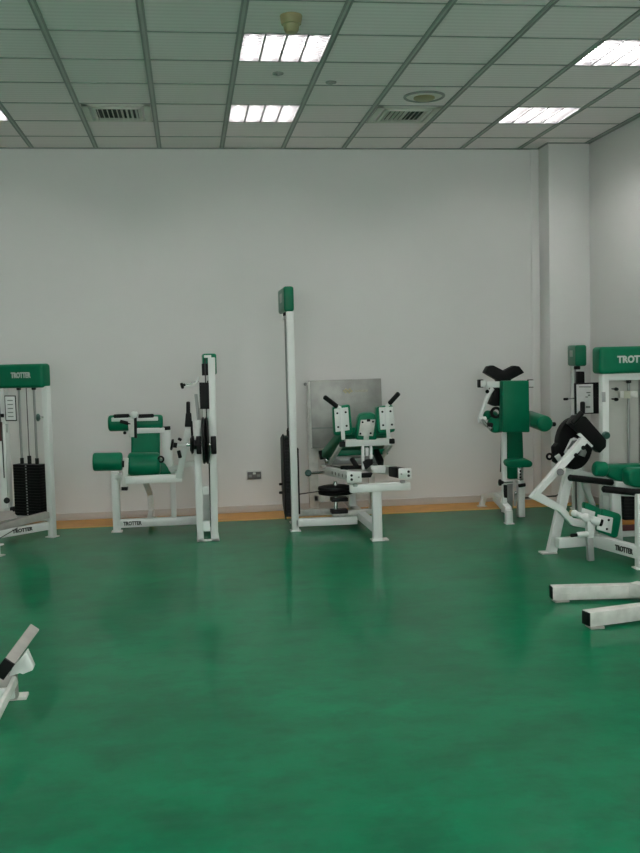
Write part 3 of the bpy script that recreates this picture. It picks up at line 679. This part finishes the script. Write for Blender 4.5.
    x2 = pt(372, 500, 9.78).x; MB().box(x2-.03, x2+.03, 9.76, 9.82, .01, zat(0, 400, x2, 9.78), .005).build('plate_upright', WHITE2, t)
    MB().box(xu, x2, 9.76, 9.81, .12, .18, .004).build('rail', WHITE2, t)
    MB().box(xl-.05, xl+.02, 9.3, 9.78, .10, .16, .004).build('rail', WHITE2, t)
    k = pt(308.5, 473.3, 9.3); MB().lathe(k, k+V((0, .04, 0)), [(0, .02), (.3, .033), (.8, .033), (1, .02)], 8).build('range_knob', GREENP, t)
    MB().cyl(k+V((0, .02, 0)), pt(328, 472, 9.35), .012).build('knob_shaft', CHROME, t)
leg_press()

# ------------------------------------------------------------------ shoulder machine by the pier
def shoulder_machine():
    t = thing('lateral_raise_machine', 'shoulder machine with tall green chest board and arm pads before the corner pier', 'gym machine', (3.0, 9.1, 0))
    Yf = 8.68
    f = fl(508.2, 523.5); xf = f.x
    # front foot, base rail back, mast
    MB().box(xf-.035, xf+.042, Yf-.04, Yf+.04, 0, .01, .002).build('foot_plate', WHITE, t)
    post(t, xf, Yf, 0, zat(0, 510, xf, Yf), .062, .06, 'leg', foot=False)
    MB().beam((xf, Yf, .12), pt(495.5, 497, 9.45), .06, .07).build('rail', WHITE, t)
    MB().beam(pt(504.2, 512, 8.85), pt(504, 432, 9.05), .042, .05, (0, 1, 0)).build('mast', WHITE, t)
    rr = fl(483, 507.5); MB().beam((rr.x-.01, 9.69, 0), pt(484.5, 495, 9.69), .05, .05, (0, 1, 0)).build('leg', WHITE, t)
    MB().box(rr.x-.045, rr.x+.045, 9.66, 9.73, .004, .014, .002).build('foot_plate', WHITE2, t)
    MB().beam(pt(484.5, 496, 9.69), pt(500, 494, 9.4), .05, .05).build('rail', WHITE, t)
    MB().prism([pt(505.5, 511, 8.9), pt(512.8, 512, 8.95), pt(513, 481, 8.95), pt(506.5, 481, 8.9)], (0, .04, 0), .005).build('side_plate', GREY, t)
    MB().prism([pt(504, 500, 8.86), pt(507.5, 500, 8.86), pt(507.3, 485, 8.86), pt(504, 485, 8.86)], (0, .02, 0), .004).build('slot_cover', BLACK, t)
    k = knob(t, pt(513, 482, 8.85), pt(500, 482.5, 8.85), .03)
    MB().beam(pt(503, 482.5, 8.88), pt(514, 481.5, 8.9), .03, .035).build('stop_bar', WHITE, t)
    MB().tube([pt(501.8, 432, 9.1), pt(501, 462, 9.1), pt(500.4, 472, 9.1)], .006, 8).build('cable', CABLE, t)
    # seat post, seat, narrow back pad
    Ys = 9.0
    b = pt(521, 514.8, Ys)
    MB().beam((b.x, Ys, .004), pt(520.6, 480, Ys), .064, .06, (0, 1, 0)).build('seat_post', WHITE, t)
    sl = MB().beam(pt(520.6, 486, Ys), pt(520.2, 467, Ys), .048, .045, (0, 1, 0)).build('seat_slide', CHROME, t)
    for i in range(4):
        q = pt(520.4, 471+3.2*i, Ys-.024); MB().cyl(q, q+V((0, -.003, 0)), .009, rnd=.001).build('adjust_hole', BLACK, sl)
    MB().cyl(pt(518.5, 485.8, Ys-.06), pt(525.3, 484.8, Ys-.06), .017).build('seat_lock', BLACK, t)
    MB().ball(pt(515.6, 493, 8.95), .018).build('bolt_cap', CHROME, t)
    MB().cyl(pt(515.8, 493, 8.97), pt(514.6, 506, 8.97), .014).build('link_rod', GREY, t)
    q = [pt(507, 467, 8.86), pt(506, 463.5, 8.86), pt(507.5, 461, 8.86), pt(511, 460.3, 8.86), pt(528, 460, 8.86), pt(532, 461.5, 8.86), pt(533.3, 464, 8.86), pt(532, 467, 8.86), pt(529, 467.6, 8.86), pt(511, 468, 8.86)]
    MB().prism(q, (0, .13, .01), .014, 3).build('seat', GREEN, t)
    q = [pt(508.5, 479.5, 9.22), pt(507.5, 460, 9.22), pt(507.6, 431, 9.22), pt(523, 431, 9.22), pt(524, 455, 9.22), pt(523.6, 479, 9.22)]
    MB().prism(q, (0, .09, 0), .022, 4).build('back_pad', GREEN, t)
    # chest board
    Yb = 8.92
    q = [pt(502.8, 432.3, Yb), pt(503, 381, Yb), pt(529.2, 380.6, Yb), pt(530, 432.3, Yb)]
    MB().prism(q, (0, .11, 0), .012, 3).build('chest_board', GREEN, t)
    MB().beam(pt(514, 400, 9.37), pt(514.5, 478, 9.37), .06, .05, (0, 1, 0)).beam(pt(514, 402, 9.37), pt(515, 402, Yb+.1), .05, .05).build('board_spine', WHITE, t)
    # head of the machine: white crossbar, blocks, crossed black rollers
    Yh = 9.05
    MB().beam(pt(486, 384.7, Yh), pt(531, 383.4, Yh), .05, .055).build('crossbar', WHITE, t)
    for px in (482.8, 530.6):
        c = pt(px, 383.5, Yh-.02); MB().obox(c, (.05, 0, 0), (0, .07, 0), (0, 0, .06), .006).build('bearing_block', WHITE, t)
        MB().obox(c+V((-.02 if px < 500 else .0, .01, 0)), (.05, 0, 0), (0, .05, 0), (0, 0, .075), .006).build('block_cap', BLACK, t)
    q = [pt(485, 372.6, Yh), pt(488.5, 366.4, Yh), pt(493.6, 365.3, Yh), pt(504.5, 371, Yh), pt(515, 365.6, Yh), pt(519.5, 366.4, Yh), pt(524.5, 372.6, Yh), pt(511.5, 379.5, Yh), pt(510, 382.5, Yh), pt(499, 382.5, Yh), pt(497, 379.6, Yh)]
    MB().prism(q, (0, .10, 0), .006, 2).build('crossed_cam', BLACK, t)
    MB().prism([pt(489.3, 404, Yh), pt(493.5, 395, Yh), pt(491.5, 392.5, Yh), pt(491, 388, Yh), pt(501, 387.5, Yh), pt(501, 406, Yh), pt(494.5, 406.3, Yh)], (0, .08, 0), .008).build('lower_cam', BLACK, t)
    MB().torus(pt(496, 412.5, Yh), (0, 1, 0), .042, .014).build('cam_ring', BLACK, t)
    MB().tube([pt(492.5, 388.5, Yh-.02), pt(486.5, 398, Yh-.04), pt(480.5, 416, Yh-.06), pt(479.5, 419, Yh-.06)], .02).build('arm_link', WHITE, t)
    MB().cyl(pt(478.5, 419.5, Yh-.06), pt(486, 419.5, Yh-.06), .028).build('arm_pivot', WHITE, t)
    MB().ball(pt(487.3, 391.5, Yh-.05), .018).build('bolt_cap', BLACK, t)
    MB().tube([pt(482, 419, Yh-.05), pt(485, 424, Yh-.2), pt(492, 429.5, Yh-.3)], .016).build('arm_tube', CHROME, t)
    MB().cyl(pt(487.3, 424.5, Yh-.25), pt(492.5, 425.5, Yh-.25), .023).build('grip_end', BLACK, t)
    # arm pads
    MB().roller(pt(494.5, 424.5, 9.06), pt(504, 424, 9.32), .08, rnd=.03).build('arm_pad', GREEN, t)
    MB().roller(pt(485.5, 414.8, 9.14), pt(496, 416, 9.22), .045, rnd=.03).build('arm_pad', GREEN, t)
    MB().roller(pt(529, 418.2, 9.3), pt(545.4, 424, 8.68), .074, rnd=.035).build('arm_pad', GREEN, t)
    MB().cyl(pt(546, 424, 8.70), pt(555.0, 424.3, 8.74), .02).build('grip_end', BLACK, t)
    MB().beam(pt(520, 420, 9.15), pt(533, 418.5, 9.2), .05, .05).build('arm_tube', WHITE, t)
    # weight tower in the corner
    ay = math.radians(78); a = V((math.cos(ay), math.sin(ay), 0)); s = V((math.sin(ay), -math.cos(ay), 0))   # a runs back, s is its width
    P0 = pt(575.6, 360, 8.98); P0.z = 0
    zc0, zc1 = zat(0, 366.3, P0.x, P0.y), zat(0, 345.2, P0.x, P0.y)
    cx_ = P0+a*.22+s*.05
    cv = MB().obox(cx_+V((0, 0, (zc0+zc1)/2)), s*.105, a*.44, (0, 0, zc1-zc0), .02, 4).build('top_cover', GREEN, t)
    MB().obox(cx_-s*.0535+V((0, 0, (zc0+zc1)/2+.02)), s*.003, a*.16, (0, 0, .06), .001).build('small_mark', LOGO, cv)
    for q in (.06, .36):
        p = P0+a*q+s*.05; post(t, p.x, p.y, 0, zc0+.01, .06, .06, 'post', WHITE, ax=(s.x, s.y))
    p = P0+a*.04+s*.02
    MB().cyl(p+V((0, 0, zc0-.03)), p+V((0, 0, zc0)), .03).build('rod_cap', BLACK, t)
    p = P0+a*.21+s*.045; [MB().cyl(p+a*q, p+a*q+V((0, 0, zc0)), .011).build('guide_rod', ROD, t) for q in (-.07, .07)]
    MB().prism([pt(577.2, 371.5, 8.9), pt(584.6, 371.5, 8.9), pt(584.9, 386, 8.9), pt(577.5, 386, 8.9)], (0, .05, 0), .005).build('card_bracket', BLACK, t)
    q = [pt(575, 383.3, 8.86), pt(598.8, 382.3, 8.86), pt(599, 413.6, 8.86), pt(575.6, 414.2, 8.86)]
    cd = MB().prism(q, (0, .03, 0), .003).build('instruction_card', BLACK, t)
    q = [pt(576.4, 384.6, 8.855), pt(593, 384, 8.855), pt(593.4, 412.6, 8.855), pt(577, 413.3, 8.855)]
    cf = MB().prism(q, (0, .005, 0), .001).build('card_face', PAPER, cd)
    for x0_, x1_, y0, y1 in ((579, 591, 386.4, 387.4), (586.5, 590.5, 392, 393.2), (588, 590.2, 394.5, 396), (585.5, 588, 396.5, 397.5), (585.8, 590.3, 406, 408)):
        MB().prism([pt(x0_, y0, 8.853), pt(x1_, y0, 8.853), pt(x1_, y1, 8.853), pt(x0_, y1, 8.853)], (0, .002, 0), 0).build('print_mark', INK, cf)
    MB().cyl(pt(563.5, 399.2, 9.0), pt(568, 399, 9.0), .012).build('selector_pin', BLACK, t)
    MB().cyl(pt(567, 399, 9.0), P0+a*.1+V((0, 0, pt(567, 399, 9.0).z)), .006).build('pin_rod', CHROME, t)
    MB().tube([pt(524, 498, 9.0), pt(540, 496.8, 9.2), pt(556, 496, 9.3), pt(561, 492, 9.3), pt(562, 484, 9.3)], .007, 8).build('cable', CABLE, t)
    zb = .07
    MB().beam((b.x, Ys+.02, .31), (xf, Ys+.0, .31), .03, .03).build('rail', WHITE, t)
shoulder_machine()

# ------------------------------------------------------------------ leg curl machine at the right edge
def right_machine():
    t = thing('padded_leg_machine', 'machine with black cam disc, bent white lever and green cover cut by right photo edge', 'gym machine', (3.0, 7.2, 0))
    Yt = 7.55
    xl = pt(604, 430, Yt).x; xr = xl+.56
    ztop = zat(0, 372, xl, Yt)
    post(t, xl, Yt, 0, ztop, .056, .075); post(t, xr, Yt, 0, ztop, .056, .075)
    zc0, zc1 = zat(0, 373.8, xl, Yt), zat(0, 346.8, xl, Yt)
    xa = pt(591.3, 360, Yt+.09).x
    cv = MB().box(xa, xa+.70, Yt-.08, Yt+.09, zc0, zc1, .03, 5).build('top_cover', GREEN, t)
    tx = pt(617.5, 358, Yt-.085).x
    lettering('TROTTER', V((tx+.152, Yt-.0815, pt(618, 359.5, Yt-.0815).z)), (1, 0, 0), (0, 0, 1), .305, .058, LETTER, cv)
    MB().box(xl+.028, xr-.028, Yt+.07, Yt+.085, .45, zat(0, 379, xl, Yt), .003).build('back_panel', mat('shaded_white_panel', (.52, .52, .48), .5, noise=.06), t)  # white panel behind the rods, its shade put into the grey colour
    MB().box(xl+.028, xr-.028, Yt-.03, Yt+.03, zc0-.055, zc0, .004).build('crossbar', WHITE, t)
    cx_ = (xl+xr)/2+.0; stack(t, (pt(634, 520, Yt).x+.045, Yt), (1, 0), .30, .12, .20, .52, 12, top=zc0-.05)
    c = pt(632, 537, Yt)
    MB().box(xl+.07, xr-.03, Yt-.05, Yt+.05, .16, .197, .005).build('stack_buffer', ORB, t)
    MB().box(xl+.07, xr-.03, Yt-.05, Yt+.05, .11, .158, .005).build('stack_buffer', RED, t)
    MB().box(xl, xr, Yt-.035, Yt+.035, .06, .11, .005).build('rail', WHITE, t)
    for y in (389.2, 399.5):
        c = pt(617.3, y, Yt-.03); MB().lathe(c, c+V((0, .1, 0)), [(0, .012), (.1, .014), (.3, .014), (.32, .005), (1, .005)], 12).build('bolt', BLACK, t)
    MB().prism([pt(620, 391.5, Yt-.06), pt(638, 391, Yt-.06), pt(638, 397.5, Yt-.06), pt(620, 397.8, Yt-.06)], (0, .03, 0), .004).build('stop_bar', WHITE2, t)
    MB().prism([pt(624, 391, Yt-.066), pt(630.5, 391, Yt-.066), pt(630.5, 398.5, Yt-.066), pt(624, 398.5, Yt-.066)], (0, .004, 0), .001).build('label', mat('yellowed_label', (.46, .47, .36), .5, noise=.1), t)
    MB().prism([pt(601.8, 392, Yt-.042), pt(605.5, 392, Yt-.042), pt(605.7, 402, Yt-.042), pt(602, 402, Yt-.042)], (0, .005, 0), .001).build('post_label', GREY, t)
    k = pt(607.5, 435.6, Yt-.1); MB().lathe(k, k+V((0, .06, 0)), [(0, .022), (.25, .031), (.7, .031), (1, .015)], 12).build('range_knob', GREENP, t)
    # pads of the seat
    Yp = 7.05
    MB().roller(pt(593.3, 468.5, Yp+.12), pt(607, 469.5, Yp+.12), .058, rnd=.03).build('roller_pad', GREEN, t)
    MB().prism([pt(607, 465.5, Yp+.1), pt(640, 464.5, Yp+.1), pt(668, 466, Yp+.1), pt(668, 483, Yp+.1), pt(619, 482, Yp+.1), pt(607, 476, Yp+.1)], (0, .14, 0), .025, 4).build('seat', GREEN, t)
    MB().prism([pt(629, 472, Yp-.12), pt(633, 469, Yp-.12), pt(668, 468, Yp-.12), pt(668, 490, Yp-.12), pt(633, 487.5, Yp-.12), pt(629.5, 484, Yp-.12)], (0, .14, 0), .022, 4).build('back_pad', GREEN, t)
    MB().beam(pt(613, 484, Yp+.1), pt(665, 487, Yp+.1), .10, .04).build('seat_frame', WHITE, t)
    MB().cyl(pt(569, 477.6, Yp-.12), pt(612.5, 482.6, Yp+.1), .024, rnd=.012).build('hand_grip', BLACK, t)
    MB().cyl(pt(602, 488.8, Yp-.35), pt(660, 495, Yp-.35), .025, rnd=.012).build('hand_grip', BLACK, t)
    xg = pt(638.5, 530, 6.66).x
    MB().beam(pt(652, 493, Yp-.35), (xg+.05, 6.66, .80), .03, .03).build('grip_bracket', WHITE, t)
    # base: front leg, depth rail with lettering, cross rail
    post(t, xg+.012, 6.66, 0, zat(0, 494, xg, 6.66), .058, .06, 'leg')
    a0 = fl(594, 540, .115); a1 = V((xg+.012, 6.66, .115))
    rl = MB().beam(a0, a1, .06, .09).build('rail', WHITE, t)
    d = (a1-a0).normalized(); sd = V((-d.y, d.x, 0)); sd = sd if sd.x < 0 else -sd
    e = a0.lerp(a1, .74); lettering('TROTTER', e+sd*.0315, d, (0, 0, 1), .20, .042, DARKLET, rl)
    w0 = fl(557, 543, .115)
    MB().beam(w0, a0, .06, .075).build('rail', WHITE, t)
    pu = pt(617, 545, 7.2)
    MB().beam((pu.x, 7.2, .1), pt(614.5, 486, 7.2), .072, .06, (0, 1, 0)).build('seat_post', WHITE, t)
    MB().beam(pt(601, 492, 7.35), pt(640, 493, 7.25), .05, .05).build('seat_frame', WHITE, t)
    # slanting front leg and its brace under the cam
    f = fl(551, 553); 
    MB().beam((f.x, f.y, .0), pt(569.5, 468, f.y+.12), .072, .06, (0, 1, 0)).build('leg', WHITE, t)
    MB().box(f.x-.085, f.x+.035, f.y-.05, f.y+.05, 0, .012, .003).build('foot_plate', WHITE2, t)
    MB().beam(pt(578, 468, 7.45), pt(592.5, 505, 7.6), .04, .045, (0, 1, 0)).beam(pt(592, 503, 7.6), pt(596, 541, 7.62), .04, .045, (0, 1, 0)).build('brace', WHITE, t)
    MB().beam(pt(571, 472, 7.42), pt(602, 478, 7.5), .05, .05, (0, 0, 1)).build('pivot_beam', WHITE, t)
    # big cam disc, turned about 45 degrees to the camera, with its counterweight bar
    Yc = 7.3
    cc = pt(576.0, 443.5, Yc); hd = V((.937, .35, 0)); nm = V((.35, -.937, 0))
    def dp(x, y, off=.0):                # point of the disc's front face (plus an offset) at a photo position
        d = ray(x, y); o = V((0, 0, EYE)); q = cc+nm*off
        return o+d*((q-o).dot(nm)/d.dot(nm))
    MB().prism([cc+hd*(.175*math.cos(2*PI*i/40))+V((0, 0, .20*math.sin(2*PI*i/40))) for i in range(40)], -nm*.05, .006).build('cam_disc', IRON, t)
    MB().prism([pt(570, 424, Yc-.16), pt(576, 415.5, Yc-.16), pt(586, 416.5, Yc-.16), pt(606.5, 440, Yc-.10), pt(606.3, 447, Yc-.10), pt(600, 453.3, Yc-.10), pt(592, 446.5, Yc-.12), pt(582, 434, Yc-.14)], (0, .09, 0), .006).build('counterweight', IRON, t)
    MB().prism([dp(555, 447), dp(560, 441), dp(566, 460), dp(561, 465), dp(556, 462)], -nm*.05, .005).build('cam_lug', IRON, t)
    MB().torus(dp(549.5, 456.5, -.02), (0, 1, 0), .02, .009).build('cam_eye', BLACK, t)
    MB().prism([dp(555, 456.5, .012), dp(559.5, 453.6, .012), dp(563, 459, .012), dp(559.5, 462.5, .012)], -nm*.012, .003).build('lug_plate', WHITE, t)
    sc = MB().prism([dp(564.5, 452.5, .01), dp(571, 439, .01), dp(574.5, 437.6, .01), dp(579.5, 439.5, .01), dp(572, 450, .01), dp(566, 455, .01)], -nm*.01, .002).build('scale_plate', PAPER, t)
    MB().prism([dp(567, 449.5, .013), dp(572.4, 440.5, .013), dp(576, 440.5, .013), dp(570, 449, .013)], -nm*.004, .001).build('scale_window', INK, sc)
    MB().prism([dp(579, 455, .01), dp(584, 446.5, .01), dp(587, 452, .01), dp(585, 457, .01)], -nm*.01, .002).build('scale_plate', GREY, t)
    MB().cyl(pt(573.6, 455, Yc-.2), dp(573.6, 455, -.02), .02).build('pivot_bolt', BLACK, t)
    MB().cyl(cc-nm*.08, cc+nm*.03, .03).build('cam_hub', IRON, t)
    MB().beam(cc-nm*.07, pt(570, 470, 7.42), .06, .06).build('cam_support', WHITE, t)
    MB().prism([pt(577, 434.2, Yc-.175), pt(580.5, 433, Yc-.175), pt(593.5, 446, Yc-.16), pt(592, 447.6, Yc-.16)], (0, .012, 0), .002).build('bracket', WHITE, t)
    MB().cyl(pt(572, 423.5, Yc-.18), pt(582, 412.5, Yc-.18), .022).build('lever', IRON, t)
    MB().cyl(pt(582.6, 414, Yc-.18), pt(582.6, 401.5, Yc-.18), .018, rnd=.008).build('hand_grip', BLACK, t)
    # bent white lever arm to the shin pads
    Ya = 7.05
    up = (0, 1, 0)
    MB().prism([pt(x, y, Ya) for x, y in ((582, 438), (530.5, 498), (559.5, 512), (572.5, 526), (590.5, 529), (590.5, 520), (574.5, 519), (562.5, 505.5), (541.5, 493.5), (588, 442.5))], (0, .06, 0), .005).build('lever_arm', WHITE, t)
    for x, y in ((576.5, 455.3), (583.8, 447.8)):
        q = pt(x, y, Ya-.01); MB().cyl(q, q+V((0, .05, 0)), .016).build('arm_bolt', BLACK, t)
    MB().cyl(pt(560.3, 472, Ya-.06), pt(560.3, 472, Ya+.06), .026).build('arm_pivot', SOCK, t)
    MB().beam(pt(589.5, 519, Ya-.12), pt(589.8, 537.5, Ya-.12), .05, .05, up).build('pad_post', WHITE, t)
    MB().beam(pt(589.3, 537, Ya-.12), pt(590.6, 560.5, Ya-.12), .046, .045, up).build('inner_post', GREY, t)
    MB().cyl(pt(577, 534.8, Ya-.13), pt(588, 533.8, Ya-.13), .02).build('lock_pin', WHITE, t)
    MB().cyl(pt(570.5, 535.6, Ya-.13), pt(578, 534.8, Ya-.13), .013).build('lock_grip', BLACK, t)
    ps = MB().cyl(pt(573.5, 513.2, Ya-.10), pt(603, 523.5, Ya-.16), .022).build('pad_shaft', WHITE, t)
    MB().ball(pt(586, 517.5, Ya-.13), .034).build('clamp_head', WHITE, ps)
    MB().cyl(pt(592, 519.5, Ya-.14), pt(600, 522.5, Ya-.16), .03).build('collar', WHITE, ps)
    MB().cyl(pt(600, 522.4, Ya-.17), pt(602.6, 523.2, Ya-.175), .026).build('collar_cap', BLACK, ps)
    MB().ball(pt(574.5, 513.3, Ya-.12), .027).build('shaft_end', WHITE, ps)
    MB().cyl(pt(570, 513, Ya-.1), pt(573, 513, Ya-.1), .024).build('shaft_cap', GOLD, ps)
    for pad, plate, bolts in (
        ([(584, 503), (587, 502.4), (601.5, 509), (602, 512), (600, 522), (597, 523), (585, 516)], [(581.4, 507.5), (595.5, 512), (594, 520), (581, 515)], []),
        ([(602, 509.5), (605, 509.2), (620.5, 514), (622, 517), (618.5, 537), (615.5, 538.5), (598.5, 532), (597.5, 530)], [(598, 514.5), (613.3, 518), (611.3, 533.6), (597, 529.5)], [(608.6, 520), (606.8, 529)])):
        MB().prism([pt(x, y, Ya+.02) for x, y in pad], (0, .06, 0), .015, 3).build('shin_pad', GREEN, t)
        pl = MB().prism([pt(x, y, Ya+.005) for x, y in plate], (0, .014, 0), .003).build('backing_plate', WHITE, t)
        for x, y in bolts:
            q = pt(x, y, Ya+.004); MB().cyl(q, q+V((0, -.006, 0)), .009, rnd=.002).build('bolt', BLACK, pl)
right_machine()

# ------------------------------------------------------------------ machine bases cut by the photo edges
def base_right():
    t = thing('machine_base', 'two low white square floor tubes meeting past the right photo edge', 'gym machine base', (2.6, 5.7, 0))
    a = fl(551.5, 592.3, .055); b = a+V((1.6, -.22, 0))
    rl = MB().beam(a, b, .08, .082, bev=.004).build('floor_tube', WHITE2, t)
    d = (b-a).normalized(); MB().beam(a-d*.006, a+d*.002, .074, .076).build('end_cap', BLACK, rl)
    MB().beam(a+d*.04, a+d*.11, .085, .01).build('x', WHITE2, rl).name = 'end_pad'
    MB().obox(V((a.x+.05, a.y-.015, .008)), (.09, 0, 0), (0, .09, 0), (0, 0, .016), .004).build('foot', BEIGE, rl)
    a2 = fl(586.5, 618.3, .055); a3 = a2+V((1.15, .25, 0)); d2 = (a3-a2).normalized()
    r2 = MB().beam(a2, a3, .08, .082, bev=.004).build('floor_tube', WHITE2, t)
    MB().beam(a2-d2*.006, a2+d2*.002, .074, .076).build('end_cap', BLACK, r2)
    MB().obox(a2+d2*.05+V((0, -.01, -.047)), (.08, 0, 0), (0, .09, 0), (0, 0, .016), .004).build('foot', BEIGE, r2)
    e = fl(633, 588, .08)
    MB().beam(e, e+V((.35, -.62, 0)), .08, .08).build('brace_tube', WHITE2, t)
base_right()

def base_left():
    t = thing('foot_bar_machine', 'grey slanting foot bar with black end on white frame, low at left photo edge', 'gym machine base', (-.95, 4.5, 0))
    a, b = pt(4.5, 668.5, 4.33), pt(30.5, 633, 4.72)
    tocam = (V((0, 0, EYE))-(a+b)/2).normalized()
    h = .085
    a1, b1 = a-tocam*h*.5, b-tocam*h*.5
    bar = MB().beam(a1, b1, .05, h, tocam, .005).build('foot_bar', BEIGE, t)
    d = (b1-a1).normalized(); MB().beam(a1-d*.012, a1+d*.002, .052, h+.002, tocam, .003).build('end_cap', BLACK, bar)
    MB().prism([pt(9, 676.5, 4.5), pt(13, 666.5, 4.5), pt(26.5, 651, 4.5), pt(33.8, 667.5, 4.5), pt(32.5, 670.5, 4.5), pt(22.5, 674.5, 4.5), pt(20, 673.2, 4.5)], (0, .05, .0), .003).build('bracket', WHITE, t)
    MB().prism([pt(-8, 676, 4.52), pt(15.5, 674.5, 4.52), pt(17, 700, 4.52), pt(-8, 700, 4.52)], (0, .06, 0), .004).build('frame_block', BEIGE, t)
    MB().beam(pt(15.5, 679, 4.5), pt(-4, 718, 4.32), .022, .04).build('slanting_tube', WHITE2, t)
    MB().prism([pt(-8, 690, 4.5), pt(13.5, 688, 4.5), pt(14.5, 699, 4.5), pt(-8, 702, 4.5)], (0, .03, 0), .003).build('cross_tube', WHITE, t)
    f = fl(20, 698); MB().box(f.x-.09, f.x+.035, f.y-.035, f.y+.04, 0, .016, .003).build('foot', WHITE2, t)
    MB().box(f.x-.09, f.x-.03, f.y-.02, f.y+.03, .016, .1, .003).build('leg', WHITE2, t)
base_left()

# ------------------------------------------------------------------ world and view
w = bpy.data.worlds.new('World'); bpy.context.scene.world = w; w.use_nodes = True
w.node_tree.nodes['Background'].inputs[0].default_value = (.96, .93, .92, 1); w.node_tree.nodes['Background'].inputs[1].default_value = 4.0
vs = bpy.context.scene.view_settings
vs.view_transform = 'Standard'; vs.look = 'None'; vs.gamma = 1; vs.use_curve_mapping = False; vs.exposure = 1.3
